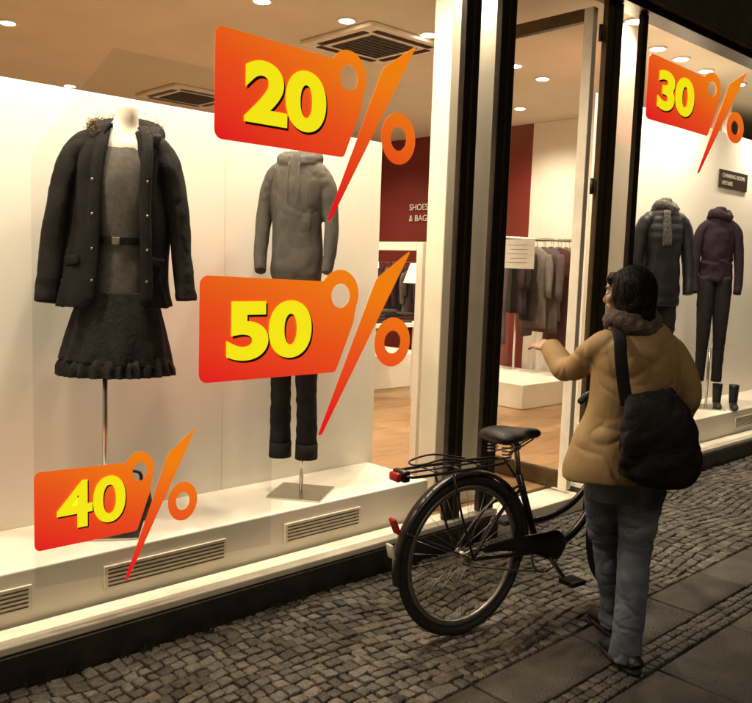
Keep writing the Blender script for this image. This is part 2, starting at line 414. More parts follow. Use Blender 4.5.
def rack(name,x0,y0,x1,y1,h,n,L):
    P=empty(name);dv=V((x1-x0,y1-y0,0));an=math.atan2(dv.y,dv.x)+math.pi/2
    z=FL+.002
    mesh("frame",join(tube([(x0,y0,z),(x0,y0,h-.03),(x0,y0,h)],.016,10,1),tube([(x1,y1,z),(x1,y1,h)],.016,10,1),tube([(x0,y0,h),(x1,y1,h)],.014,10,1)),M['chrome'],P)
    for X,Y in((x0,y0),(x1,y1)):
        q=V((math.cos(an),math.sin(an)))*.22
        mesh("foot",tube([(X-q.x,Y-q.y,z+.015),(X+q.x,Y+q.y,z+.015)],.014,8,1),M['chrome'],P)
    for i in range(n):
        t=(i+.6)/(n+.2);garment(P,x0+dv.x*t,y0+dv.y*t,h-.075,L*random.uniform(.7,1.1),random.uniform(.15,.22),random.choice(cl),an+random.uniform(-.4,.4))
rack("clothes_rack",5.6,4.95,6.95,4.35,1.84,17,.85)
rack("clothes_rack",7.9,4.6,7.9,6.0,1.9,14,.95)
rack("clothes_rack",7.7,6.6,7.7,8.2,1.6,14,.8)
P=empty("white_display_frame")
bx2("post",4.10,4.16,3.93,3.99,FL+.002,1.72,M['white'],P);bx2("post_2",4.10,4.16,5.3,5.36,FL+.002,1.72,M['white'],P)
bx2("top",4.10,4.16,3.992,5.298,1.66,1.72,M['white'],P)
P=empty("display_table",(5.9,6.6,FL+.002))
bx2("top",-.6,.6,-.45,.45,.80,.84,M['white'],P)
for sx in(-.55,.5):
    for sy in(-.4,.35):bx2("leg",sx,sx+.05,sy,sy+.05,0,.798,M['white'],P)
for i in range(5):
    for k in range(random.randint(3,6)):
        bx2("folded_clothes",-.55+i*.23,-.37+i*.23,-.35+.05*(i%2),-.05,.842+k*.035,.874+k*.035,random.choice(cl),P,.012)
P=empty("table_lamp",(6.42,6.22,FL+.844))
mesh("base",loft([(0,0,0,.08,.08),(0,0,.02,.07,.07),(0,0,.05,.02,.02),(0,0,.45,.015,.015)],16,3),M['chrome'],P)
mesh("shade",loft([(0,0,.43,.15,.15),(0,0,.64,.08,.08)],24,1,cap=False),M['lampshade'],P)
def text(name,body,size,m,parent,loc,rot,ext=.001,off=0,scale=(1,1,1),align='LEFT'):
    cu=bpy.data.curves.new(name,'FONT');cu.body=body;cu.size=size;cu.extrude=ext;cu.offset=off;cu.align_x=align;cu.materials.append(m)
    o=bpy.data.objects.new(name,cu);COL.objects.link(o);o.parent=parent;o.location=loc;o.rotation_euler=rot;o.scale=scale;return o
W=empty("wall_lettering",(8.17,8.12,2.32))
text("line_1","SHOES",.12,M['sill'],W,(0,0,0),(rad(90),0,rad(-90)),.004,0);text("line_2","& BAGS",.12,M['sill'],W,(0,0,-.15),(rad(90),0,rad(-90)),.004,0)
W=empty("dark_wall_sign",(7.78,3.59,2.40));mesh("board",box(0,.62,0,.01,0,.17),M['brown'],W,False)
text("text","CHANGING ROOMS",.055,M['sill'],W,(.05,-.002,.10),(rad(90),0,0),.0005,0);text("text_2","UPSTAIRS",.055,M['sill'],W,(.05,-.002,.03),(rad(90),0,0),.0005,0)

# ---------------------------------------------------------------- sale stickers
def circ(cx,cy,r,n=40,a0=0,a1=360):
    return [(cx+r*math.cos(rad(a0+(a1-a0)*i/n)),cy+r*math.sin(rad(a0+(a1-a0)*i/n))) for i in range(n+(0 if a1-a0==360 else 1))]
def shape(name,splines,m,parent,loc=(0,0,0),ext=.0006):
    cu=bpy.data.curves.new(name,'CURVE');cu.dimensions='2D';cu.fill_mode='BOTH';cu.extrude=ext;cu.materials.append(m)
    for s in splines:
        sp=cu.splines.new('POLY');sp.points.add(len(s)-1)
        for i,(x,y) in enumerate(s):sp.points[i].co=(x,y,0,1)
        sp.use_cyclic_u=True
    o=bpy.data.objects.new(name,cu);COL.objects.link(o);o.parent=parent;o.location=loc;o.rotation_euler=(rad(90),0,0);return o
def sticker(num,x,z,sx,sz,tx,tz,tw,th,off=.016):
    E=empty("discount_sticker",(x,2.9685,z));E.scale=(sx,1,sz)
    rr=.04
    out=circ(rr,rr,rr,8,180,270)+[(.73,0),(.745,.006),(.752,.018),(.85,.235)]+circ(.76,.37,.118,24,-28,148)+circ(rr,.45-rr,rr,8,90,180)
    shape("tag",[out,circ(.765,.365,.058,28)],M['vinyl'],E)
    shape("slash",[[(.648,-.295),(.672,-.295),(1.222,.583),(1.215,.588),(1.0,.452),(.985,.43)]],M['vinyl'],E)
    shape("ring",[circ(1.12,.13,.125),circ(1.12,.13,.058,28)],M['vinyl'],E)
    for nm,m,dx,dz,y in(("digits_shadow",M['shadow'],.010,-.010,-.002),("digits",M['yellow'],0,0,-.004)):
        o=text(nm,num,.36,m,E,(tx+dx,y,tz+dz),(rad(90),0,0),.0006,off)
        bpy.context.view_layer.update()
        bb=[V(c) for c in o.bound_box];w=max(c.x for c in bb)-min(c.x for c in bb);h=max(c.y for c in bb)-min(c.y for c in bb)
        kx,ky=tw/w,th/h;o.scale=(kx,ky,1)
        o.location.x-=min(c.x for c in bb)*kx;o.location.z-=min(c.y for c in bb)*ky
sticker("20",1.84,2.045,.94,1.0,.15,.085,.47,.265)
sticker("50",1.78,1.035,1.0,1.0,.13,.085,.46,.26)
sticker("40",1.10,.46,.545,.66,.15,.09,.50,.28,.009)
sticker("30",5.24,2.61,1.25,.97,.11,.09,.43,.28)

# ---------------------------------------------------------------- mannequins
def pole(P,x,y,zt,base=.355,plate=.17):
    mesh("pole",loft([(x,y,base+.01,.012,.012),(x,y,zt,.012,.012)],12,1),M['chrome'],P)
    mesh("base_plate",box(x-plate,x+plate,y-plate,y+plate,base+.001,base+.01),M['chrome'],P,False,bevel=.002)
def fold(amp,f,sd=0,zf=1.2):
    def dd(t,th):return 1+amp*noise.noise(V((math.cos(th)*f,math.sin(th)*f+sd,t*zf*3+sd)))
    return dd
def mann1():
    P=empty("mannequin_in_dark_coat",(1.60,3.33,0),rad(-32),sc=(.93,.95,1))
    pole(P,-.06,0,1.25)
    mesh("neck_and_bust",loft([(0.02,0,1.80,.15,.09),(0.02,0,1.98,.155,.09),(.02,0,2.045,.14,.075),(.03,-.005,2.085,.075,.06),(.035,-.01,2.11,.055,.052),(.04,-.015,2.14,.049,.049),(.04,-.015,2.172,.047,.047),(.04,-.015,2.180,.035,.035)],28,4),M['mann'],P)
    mesh("knit_top",loft([(0,0,1.38,.155,.115),(0,0,1.50,.145,.110),(0.01,0,1.62,.140,.110),(0.01,-.01,1.80,.160,.122),(.02,-.005,1.93,.160,.112),(.02,0,2.00,.145,.085)],32,6,disp=fold(.08,2.2,0,2),cap=False),M['shirt'],P)
    rows=[(-.01,.0,1.34,.255,.18),(-.01,0,1.45,.24,.165),(0,0,1.60,.212,.15),(0.005,0,1.78,.20,.145),(.01,0,1.93,.198,.13),(.02,.0,2.02,.165,.105),(.03,.01,2.07,.11,.085)]
    o=mesh("coat_body",loft(rows,80,8,arc=(rad(-90)+rad(33),rad(270)-rad(24)),disp=fold(.16,3.2,4,1.2),cap=False),M['coat'],P)
    s=o.modifiers.new("t",'SOLIDIFY');s.thickness=.018
    for sg,f in((-1,.80),(1,1.18)):
        pts=[(sg*.125*f-.01,-.160,1.35),(sg*.115*f,-.148,1.55),(sg*.108*f,-.136,1.75),(sg*.105*f+.01,-.122,1.93),(sg*.095*f+.02,-.09,2.04),(sg*.08+.03,-.03,2.09)]
        mesh("coat_placket",loft([(*q,.026,.010) for q in pts],12,4,disp=fold(.2,2,sg,5)),M['coat'],P)
        for z in(1.45,1.58,1.72,1.86):mesh("button",ell((sg*.118*f,-.166+(z-1.4)*.06,z),(.006,.005,.006),10),M['steel'],P)
    slv=[loft([(-.08,.01,2.045,.03,.04),(-.13,0,2.025,.05,.06),(-.18,0,1.975,.060,.07),(-.215,0,1.90,.060,.07),(-.255,-.005,1.75,.056,.066),(-.282,-.02,1.58,.053,.06),(-.300,-.045,1.42,.053,.056),(-.306,-.05,1.35,.054,.056)],22,6,disp=fold(.14,1.5,7,3)),
         loft([(.10,.01,2.045,.03,.04),(.16,0,2.02,.05,.06),(.205,0,1.965,.056,.067),(.235,0,1.89,.056,.066),(.262,-.005,1.74,.052,.062),(.284,-.02,1.57,.048,.056),(.30,-.045,1.42,.047,.052),(.305,-.05,1.37,.05,.053)],22,6,disp=fold(.14,1.5,17,3))]
    o=mesh("sleeves",join(*slv),M['coat'],P);remesh(o,.008,3,.002,(5,5,7),.001,.006)
    o=mesh("hood",join(loft([(.03+.130*math.cos(t),.03+.11*math.sin(t)-.01,2.06+.045*math.sin(t),.045,.045) for t in [rad(-50+i*28) for i in range(11)]],16,3,ref=(0,0,1),disp=fold(.3,2,3,6)),
        loft([(.03,.10,2.12,.12,.05),(.03,.13,2.03,.13,.06),(.03,.15,1.92,.08,.04)],20,4,disp=fold(.3,2,3,6))),M['coat'],P);remesh(o,.007,3,.004,(10,10,10),.002,.005)
    fv=[];ff=[]
    for i in range(4200):
        t=rad(random.uniform(-54,234));c=V((.03+.148*math.cos(t),.02+.125*math.sin(t),2.090+.045*math.sin(t)))
        if math.cos(t)>-.35 and random.random()<.85:continue
        dv=V((math.cos(t)*.4+random.gauss(0,.6),math.sin(t)*.4+random.gauss(0,.6),random.gauss(-.1,.6))).normalized()
        c+=V((random.gauss(0,.012),random.gauss(0,.012),random.gauss(0,.016)));L=random.uniform(.010,.020);sd=dv.cross(V((random.random(),random.random(),1))).normalized()*.0014
        k=len(fv);fv+=[c-sd,c+sd,c+dv*L];ff.append((k,k+1,k+2))
    mesh("fur_trim",(fv,ff),M['fur'],P,False)
    mesh("belt",loft([(0,0,1.60,.147,.118),(0,0,1.63,.147,.118)],28,1,cap=False),M['leather'],P)
    mesh("buckle",box(-.015,.02,-.126,-.120,1.600,1.630),M['steel'],P,False,bevel=.003)
    for sg in(-1,1):mesh("pocket_flap",xf(box(-.045,.045,-.008,.008,-.020,.020),T(sg*.18-.005,-.115,1.53)@Matrix.Rotation(sg*rad(46),4,'Z')@Matrix.Rotation(sg*rad(8),4,'Y')),M['coat'],P,True,bevel=.005)
    def sk(t,th):return 1+(.01+.07*t)*math.sin(th*14+2*math.sin(th*2))*(.5+.5*noise.noise(V((th,t*2,1))))+.05*noise.noise(V((math.cos(th)*4,math.sin(th)*4,t*2)))
    rr=[(0,0,1.40,.17,.12),(0,0,1.30,.20,.14),(-.005,0,1.18,.230,.16),(-.01,0,1.10,.250,.17)]
    o=mesh("skirt",loft(rr,160,8,disp=sk,cap=False),M['skirt'],P);s=o.modifiers.new("t",'SOLIDIFY');s.thickness=.005
    rr=[(-.01,0,1.125,.235,.160),(-.01,0,1.09,.252,.175),(-.01,0,1.045,.258,.178)]
    o=mesh("skirt_hem_ruffle",loft(rr,220,6,disp=lambda t,th:1+(.01+.05*t)*math.sin(th*31+2*math.sin(th*5))+.04*noise.noise(V((math.cos(th)*7,math.sin(th)*7,t*2))),cap=False),M['skirt'],P)
mann1()
def mann2():
    P=empty("mannequin_in_grey_hoodie",(2.565,3.34,0),rad(-55),sc=(.84,.84,1))
    pole(P,.06,0,.75)
    body=loft([(0,0,1.47,.150,.115),(0,0,1.52,.16,.12),(0,0,1.62,.152,.115),(0,0,1.76,.155,.115),(0,0,1.90,.168,.115),(0,0,2.0,.155,.10),(0,0,2.06,.10,.085),(0,0,2.09,.065,.07)],36,5,disp=fold(.06,2.5,3,3))
    sl1=loft([(-.08,0,2.03,.03,.04),(-.14,0,1.99,.05,.06),(-.19,0,1.90,.05,.058),(-.212,-.01,1.75,.045,.052),(-.215,-.05,1.60,.038,.045),(-.20,-.09,1.50,.032,.036)],18,5,disp=fold(.1,2,9,5))
    sl2=loft([(.08,0,2.03,.03,.04),(.14,0,1.99,.05,.06),(.19,0,1.90,.05,.058),(.212,-.01,1.75,.045,.052),(.215,-.04,1.60,.038,.045),(.205,-.07,1.50,.032,.036)],18,5,disp=fold(.1,2,19,5))
    hood=loft([(.11*math.cos(t),.02+.095*math.sin(t),2.065+.02*math.sin(t),.035,.030) for t in [rad(-75+i*33) for i in range(11)]],14,3,ref=(0,0,1),disp=fold(.25,2,13,6))
    hood2=loft([(0,.08,2.10,.09,.04),(0,.10,2.04,.11,.05),(0,.12,1.95,.08,.035),(0,.11,1.90,.03,.02)],18,4)
    o=mesh("hoodie",join(body,sl1,sl2,hood,hood2),M['grey'],P);remesh(o,.006,3,.0015,(4,4,5),.0003,.005)
    mesh("hem_band",loft([(0,0,1.445,.148,.112),(0,0,1.49,.153,.118)],32,1,cap=False),M['grey'],P)
    mesh("drawstrings",join(tube([(-.03,-.10,2.04),(-.035,-.125,1.95),(-.03,-.126,1.84)],.0022,6),tube([(.03,-.10,2.04),(.035,-.125,1.95),(.033,-.126,1.86)],.0022,6)),M['shirt'],P)
    mesh("shorts",loft([(0,0,1.32,.16,.125),(0,0,1.40,.155,.12),(0,0,1.47,.145,.11)],28,3,disp=fold(.1,2)),M['trous'],P)
    for sg in(-1,1):
        lg=loft([(sg*.07,0,1.40,.085,.105),(sg*.078,0,1.25,.083,.10),(sg*.08,-.01,1.05,.07,.08),(sg*.082,-.01,.90,.062,.068),(sg*.085,0,.75,.062,.068),(sg*.085,.01,.62,.064,.068)],24,6,disp=fold(.14,2,sg*4,6))
        mesh("trouser_leg",lg,M['trous'],P)
        mesh("cuff",loft([(sg*.085,.01,.54,.070,.074),(sg*.085,.01,.62,.069,.073)],24,2,disp=fold(.05,2)),M['trous'],P)
mann2()
def mann3(loc,rz,top,puffy,nm,hem,sc):
    P=empty(nm,loc,rz,sc=sc);pole(P,0,.0,.9)
    def pf(t,th):return 1+.05*abs(math.sin(t*26))+.06*noise.noise(V((math.cos(th)*2,math.sin(th)*2,t*5)))
    dd=pf if puffy else fold(.14,2.5,2,3)
    w=1.1 if puffy else .95
    h=hem
    body=loft([(0,0,h,.165*w,.125*w),(0,0,h+.15,.165*w,.12*w),(0,0,1.72,.15*w,.115*w),(0,0,1.88,.17*w,.12*w),(0,0,2.0,.15*w,.10*w),(0,0,2.07,.10*w,.09*w)],32,10,disp=dd)
    sl=[loft([(sg*.07*w,0,2.04,.03,.04),(sg*.13*w,0,2.0,.05*w,.065*w),(sg*.185*w,0,1.92,.056*w,.066*w),(sg*.215*w,-.01,1.75,.052*w,.06*w),(sg*.225*w,-.04,1.56,.045*w,.05*w),(sg*.215*w,-.08,1.40,.04*w,.045*w)],18,9,disp=dd) for sg in(-1,1)]
    col=loft([(.085*math.cos(t),.0+.075*math.sin(t),2.09+.02*math.sin(t*2),.042,.042) for t in [rad(i*36) for i in range(11)]],14,3,ref=(0,0,1),disp=fold(.35,2,5,9))
    mesh("jacket",join(body,*sl),M[top],P)
    mesh("scarf",col,M['scarf2' if puffy else top],P);mesh("scarf_top",loft([(0,0,2.08,.07,.065),(0,0,2.15,.06,.055),(0,0,2.17,.03,.03)],16,3,disp=fold(.2,2,2,5)),M['scarf2' if puffy else top],P)
    if puffy:
        mesh("scarf_tail",loft([(-.03,-.12,2.06,.035,.016),(-.035,-.15,1.92,.04,.014),(-.03,-.155,1.78,.045,.012)],12,4,disp=fold(.3,2,5,6)),M['scarf2'],P)
    for sg in(-1,1):
        mesh("trouser_leg",loft([(sg*.07,0,h+.05,.095,.11),(sg*.078,0,h-.2,.083,.10),(sg*.08,-.01,1.05,.066,.075),(sg*.082,0,.85,.055,.06),(sg*.085,.01,.6,.05,.055)],22,5,disp=fold(.1,2,sg*4,6)),M['trous'],P)
mann3((6.30,3.34,0),rad(-38),'navy',True,"mannequin_in_puffer_jacket",1.3,(.88,.9,1))
mann3((7.30,3.34,0),rad(-55),'mauve',False,"mannequin_in_mauve_top",1.5,(.88,.9,1))
Pb=empty("ankle_boots",(7.42,3.22,.356),rad(-60))
for sx in(-.07,.07):
    mesh("boot",join(loft([(sx,0,.05,.036,.045),(sx,0,.12,.04,.048),(sx,0,.22,.045,.05)],16,3),loft([(sx,.04,.045,.03,.03),(sx,-.04,.035,.036,.03),(sx,-.13,.025,.036,.022),(sx,-.18,.02,.02,.015)],14,3,ref=(1,0,0)),box(sx-.02,sx+.02,.02,.05,0,.04)),M['leather'],Pb)
P=empty("black_handbag",(1.70,3.42,.357),rad(-20))
mesh("body",loft([(0,0,0.002,.09,.045),(0,0,.06,.10,.05),(0,0,.14,.085,.035),(0,0,.16,.07,.015)],20,4,sq=.6),M['leather'],P)
mesh("handles",join(tube([(-.05,-.02,.15),(-.04,-.02,.22),(.04,-.02,.22),(.05,-.02,.15)],.006),tube([(-.05,.02,.15),(-.04,.02,.21),(.04,.02,.21),(.05,.02,.15)],.006)),M['leather'],P)

# ---------------------------------------------------------------- bicycle
BK=empty("bicycle",(2.59,2.175,0),rad(-8))
Rw=.345
def wheel(par,mxx,pre):
    def a(n,vf,m,sm=True):return mesh(pre+n,xf(vf,mxx),m,par,sm)
    a("tyre",torus(Rw-.021,.021,80,14),M['rubber'])
    a("rim",torus(Rw-.052,.011,80,8,flat=1.3),M['steel'])
    a("hub",xf(loft([(0,0,-.035,.024,.024),(0,0,-.03,.024,.024),(0,0,-.026,.014,.014),(0,0,.026,.014,.014),(0,0,.03,.024,.024),(0,0,.035,.024,.024)],16,1),Matrix.Rotation(rad(90),4,'X')),M['steel'])
    a("axle",xf(loft([(0,0,-.065,.006,.006),(0,0,.065,.006,.006)],8,1),Matrix.Rotation(rad(90),4,'X')),M['steel'])
    sp=[]
    for i in range(32):
        th=2*math.pi*i/32;sd=.028 if i%2 else -.028;o=th+(.55 if (i//2)%2 else -.55)
        sp.append(tube([(.02*math.cos(o),sd,.02*math.sin(o)),((Rw-.055)*math.cos(th),0,(Rw-.055)*math.sin(th))],.0010,5,1))
    a("spokes",join(*sp),M['steel'])
def strip(R,w,a0,a1,n=40,th=.012):
    v=[];f=[];m=7
    for i in range(n+1):
        t=rad(a0+(a1-a0)*i/n)
        for j in range(m):
            s=(j/(m-1)-.5)*2;rr=R-th*s*s
            v.append(V((rr*math.cos(t),w*s,rr*math.sin(t))))
    for i in range(n):
        for j in range(m-1):f.append((i*m+j,i*m+j+1,(i+1)*m+j+1,(i+1)*m+j))
    return v,f
wheel(BK,T(0,0,Rw),"rear_")
o=mesh("rear_mudguard",xf(strip(Rw+.022,.03,3,190),T(0,0,Rw)),M['black'],BK);o.modifiers.new("t",'SOLIDIFY').thickness=.002
BB=V((.45,0,.285));ST=V((.30,0,.66));HD=V((.93,0,.82));HL=V((.965,0,.70))
def pt(n,pts,r,m='black',k=4,nn=12):return mesh(n,tube(pts,r,nn,k),M[m],BK)
pt("seat_tube",[BB,(.375,0,.47),ST],.016,k=1);pt("seat_post",[ST,(.275,0,.79)],.0125,'steel',1)
pt("down_tube",[HL,(.86,0,.52),(.72,0,.36),(.58,0,.295),BB],.02)
pt("step_through_tube",[HD,(.84,0,.64),(.70,0,.50),(.55,0,.44),(.395,0,.43)],.015)
pt("head_tube",[HL,(.925,0,.85)],.02,k=1)
for s in(-1,1):
    pt("chain_stay",[BB+V((0,s*.02,0)),(.25,s*.045,.315),(0,s*.058,Rw)],.009)
    pt("seat_stay",[ST+V((.01,s*.014,-.06)),(.15,s*.045,.51),(0,s*.058,Rw)],.008)
    pt("rack_strut",[(0,s*.062,Rw),(-.08,s*.065,.55),(-.13,s*.062,.725)],.005,k=1)
    pt("mudguard_stay",[(0,s*.06,Rw),(-.33,s*.03,.50)],.0028,k=1)
pt("rack_loop",[(.20,0.03,.735),(.1,.06,.735),(-.28,.065,.735),(-.345,.045,.735),(-.36,0,.735),(-.345,-.045,.735),(-.28,-.065,.735),(.1,-.06,.735),(.20,-.03,.735)],.006)
for x in(-.2,-.08,.04):pt("rack_bar",[(x,-.062,.735),(x,.062,.735)],.004,k=1)
pt("rack_rail",[(-.35,0,.737),(.25,0,.74)],.004,k=1)
pt("rack_spring_clip",[(.02,.045,.75),(-.15,.045,.785),(-.27,.04,.775),(-.30,0,.77),(-.27,-.04,.775),(-.15,-.045,.785),(.02,-.045,.75)],.004)
pt("rack_front_stay",[(.22,.02,.735),(.30,.01,.64)],.005,k=1)
mesh("rear_lamp",box(-.388,-.365,-.03,.03,.712,.748),M['redlens'],BK,True,bevel=.008)
mesh("rear_lamp_housing",box(-.364,-.33,-.04,.04,.71,.755),M['black'],BK,True,bevel=.008)
mesh("rear_reflector",xf(box(-.008,.008,-.020,.020,-.035,.035),T(-.370,0,.53)@Matrix.Rotation(rad(-24),4,'Y')),M['redlens'],BK,True,bevel=.005)
mesh("reflector_plate",xf(box(-.006,.004,-.022,.022,-.030,.030),T(-.384,0,.43)@Matrix.Rotation(rad(-12),4,'Y')),M['whitep'],BK,True,bevel=.004)
sv=loft([(.13,0,.825,.075,.02),(.15,0,.84,.10,.032),(.20,0,.845,.105,.035),(.26,0,.84,.075,.032),(.32,0,.837,.035,.028),(.39,0,.833,.022,.022),(.415,0,.827,.012,.012)],22,4,ref=(0,1,0))
mesh("saddle",sv,M['leather'],BK,sub=1)
for s in(-1,1):
    sp=[]
    for i in range(40):
        t=i/39;sp.append((.18+.022*math.cos(t*25),s*.045+.022*math.sin(t*25),.76+.06*t))
    pt("saddle_spring",sp,.0028,'steel',1,6);pt("saddle_rail",[(.18,s*.045,.765),(.28,s*.015,.78),(.37,s*.01,.81)],.0035,'steel')
mesh("saddle_clamp",ell((.277,0,.785),(.02,.025,.02),12),M['steel'],BK)
mesh("chainring",xf(torus(.085,.006,40,6),T(*BB)@T(0,-.045,0)),M['steel'],BK)
for s,an in((-1,-50),(1,130)):
    c=V((math.cos(rad(an)),0,math.sin(rad(an))))*.165
    pt("crank",[BB+V((0,s*.055,0)),BB+c+V((0,s*.07,0))],.010,'steel',1);q=BB+c+V((0,s*.115,0))
    mesh("pedal",box(q.x-.045,q.x+.045,q.y-.045,q.y+.04,q.z-.011,q.z+.011),M['rubber'],BK,True,bevel=.004)
pt("bottom_bracket",[BB+V((0,-.055,0)),BB+V((0,.055,0))],.022,k=1)
mesh("chain_guard",loft([(BB.x+.095,-.056,BB.z+.0,.045,.010),(BB.x+.04,-.058,BB.z+.035,.070,.011),(BB.x-.06,-.058,BB.z+.06,.050,.011),(BB.x-.25,-.055,BB.z+.085,.026,.009),(BB.x-.38,-.052,BB.z+.09,.018,.008)],16,4,ref=(0,0,1),sq=.8),M['black'],BK)
pt("chain",[BB+V((0,-.05,.085)),(.0,-.045,Rw+.035),(-.035,-.045,Rw),(0,-.045,Rw-.035),BB+V((0,-.05,-.085))],.004,'steel',2,6)
pt("kickstand",[(.40,.04,.27),(.34,.13,.03),(.335,.14,.006)],.008,'steel',1)
SA=empty("steering_assembly",(.955,0,0),rad(14),BK)
FW=T(.10,0,Rw);wheel(SA,FW,"front_")
o=mesh("front_mudguard",xf(strip(Rw+.022,.03,-8,160),FW),M['black'],SA);o.modifiers.new("t",'SOLIDIFY').thickness=.002
def ps(n,pts,r,m='black',k=4):return mesh(n,tube(pts,r,10,k),M[m],SA)
for s in(-1,1):ps("fork_blade",[(.01,s*.03,.70),(.04,s*.05,.52),(.10,s*.056,Rw)],.01)
ps("fork_crown",[(.01,-.04,.705),(.01,.04,.705)],.015,k=1);ps("stem",[(-.03,0,.84),(-.045,0,.93),(0,0,.95)],.0115,'steel')
ps("handlebar",[(-.06,.165,.93),(-.02,.165,.95),(.02,.13,.96),(.02,0,.95),(.02,-.13,.96),(-.02,-.165,.95),(-.06,-.165,.93)],.011,'steel')
for s in(-1,1):ps("grip",[(-.08,s*.163,.922),(-.02,s*.165,.945)],.016,'rubber',1)
mesh("headlamp",loft([(.02,0,.80,.02,.02),(.06,0,.80,.04,.04),(.09,0,.80,.042,.042)],16,2),M['chrome'],SA)
ps("brake_cable",[(.0,.13,.96),(.08,.1,.98),(.1,.02,.9),(.03,.02,.74)],.0025)

# ---------------------------------------------------------------- woman
WL=(2.91,1.592,0)
W=empty("woman_in_tan_jacket",WL,rad(-43.2))
hips=loft([(-.035,.02,.66,.135,.115),(-.035,.02,.78,.155,.12),(-.03,.02,.92,.145,.11)],28,4)
nleg=loft([(.030,.0,.80,.092,.11),(.030,.0,.66,.086,.10),(.030,.02,.50,.067,.08),(.025,.02,.44,.063,.074),(.012,-.02,.28,.060,.070),(.0,-.04,.14,.056,.064),(-.002,-.035,.035,.064,.074)],24,5)
fleg=loft([(-.100,.04,.80,.088,.105),(-.090,.08,.66,.082,.095),(-.062,.17,.50,.065,.075),(-.042,.20,.44,.061,.070),(-.008,.22,.28,.056,.066),(.025,.25,.14,.053,.062),(.03,.26,.04,.060,.070)],24,5)
o=mesh("jeans",join(hips,nleg,fleg),M['jeans'],W);remesh(o,.0065,3,.003,(4.5,4.5,9),.0008,.010)
def shoe(x,y,ang,nm):
    mxx=T(x,y,0)@Matrix.Rotation(ang,4,'Z')
    up=loft([(0,-.085,.030,.028,.025),(0,-.07,.040,.034,.032),(0,-.02,.048,.036,.038),(0,.05,.040,.040,.034),(0,.11,.034,.042,.026),(0,.155,.028,.032,.02),(0,.175,.024,.015,.01)],18,4,ref=(1,0,0))
    sole=loft([(0,.04,0.0,.041,.133),(0,.04,.012,.043,.135),(0,.04,.02,.041,.132)],24,1,sq=.8)
    mesh(nm,xf(up,mxx),M['leather'],W,sub=1);mesh(nm+"_sole",xf(sole,mxx),M['rubber'],W)
shoe(0,-.035,rad(14),"shoe_right");shoe(.03,.26,rad(16),"shoe_left")
torso=loft([(-.078,.0,.760,.200,.150),(-.078,.0,.79,.202,.152),(-.064,0,.88,.184,.143),(-.045,0,.99,.162,.130),(-.03,0,1.10,.165,.130),(-.022,0,1.20,.174,.125),(-.02,.0,1.275,.158,.110),(-.03,.01,1.33,.11,.085),(-.045,.015,1.37,.07,.068)],36,5)
larm=loft([(-.09,.01,1.28,.055,.06),(-.135,.015,1.27,.062,.066),(-.175,.05,1.235,.060,.065),(-.218,.13,1.172,.055,.061),(-.243,.21,1.15,.052,.056),(-.262,.28,1.18,.048,.051),(-.272,.345,1.212,.044,.047),(-.276,.375,1.222,.045,.048)],22,5,ref=(0,0,1))
rarm=loft([(.07,.01,1.28,.055,.06),(.11,.01,1.262,.058,.064),(.142,.005,1.21,.056,.062),(.168,-.01,1.13,.053,.060),(.176,-.005,1.04,.051,.056),(.170,.07,.99,.048,.050),(.152,.16,.985,.043,.045),(.14,.21,.985,.043,.045)],22,5)
o=mesh("jacket",join(torso,larm,rarm),M['jacket'],W);remesh(o,.0062,3,.003,(3.2,3.2,4.2),.0005,.0125)
mesh("jacket_collar",loft([(-.045,.012,1.335,.092,.082),(-.045,.012,1.375,.084,.076)],32,2,cap=False),M['jacket'],W)
def hand(mxx,curl,nm,sg=1):
    parts=[loft([(0,0,0,.024,.017),(0,.03,0,.032,.016),(0,.07,0,.040,.015),(0,.088,0,.038,.012)],18,3,ref=(1,0,0))]
    for x,L,sp in((-.028,.062,-.10),(-.010,.074,-.03),(.009,.070,.03),(.027,.054,.11)):
        pts=[V((x*.8,.07,0))];p_=V((x,.088,0));an=0;pts.append(p_)
        for k,fr in enumerate((.45,.3,.25)):
            an+=curl*(.7 if k==0 else 1);p_=p_+V((math.sin(sp)*L*fr,math.cos(an)*L*fr,-math.sin(an)*L*fr));pts.append(p_)
        parts.append(loft([(*q,r_,r_) for q,r_ in zip(pts,(.009,.0092,.0085,.0078,.006))],10,3,ref=(1,0,0)))
    parts.append(loft([(-.018*sg,.02,-.002,.013,.012),(-.038*sg,.045,-.008,.0115,.011),(-.052*sg,.07,-.014,.0095,.009),(-.056*sg,.092,-.018,.007,.006)],10,3,ref=(1,0,0)))
    o=mesh(nm,xf(join(*parts),mxx),M['skin'],W);remesh(o,.0035,3)
def aim(p0,dv,up):
    y=V(dv).normalized();z=(V(up)-y*V(up).dot(y)).normalized();x=y.cross(z);m_=Matrix((x,y,z)).transposed().to_4x4();m_.translation=V(p0);return m_
hand(aim((-.275,.36,1.22),(-.36,.87,.10),(-.5,0,1)),.25,"hand_left",-1)
hand(aim((.145,.195,.985),(-.45,.85,-.15),(.6,0,1)),.55,"hand_right",1)
HM=T(-.070,.010,1.468)@Matrix.Rotation(rad(50),4,'Z')@Matrix.Rotation(rad(-3),4,'X')@Matrix.Scale(.96,4)
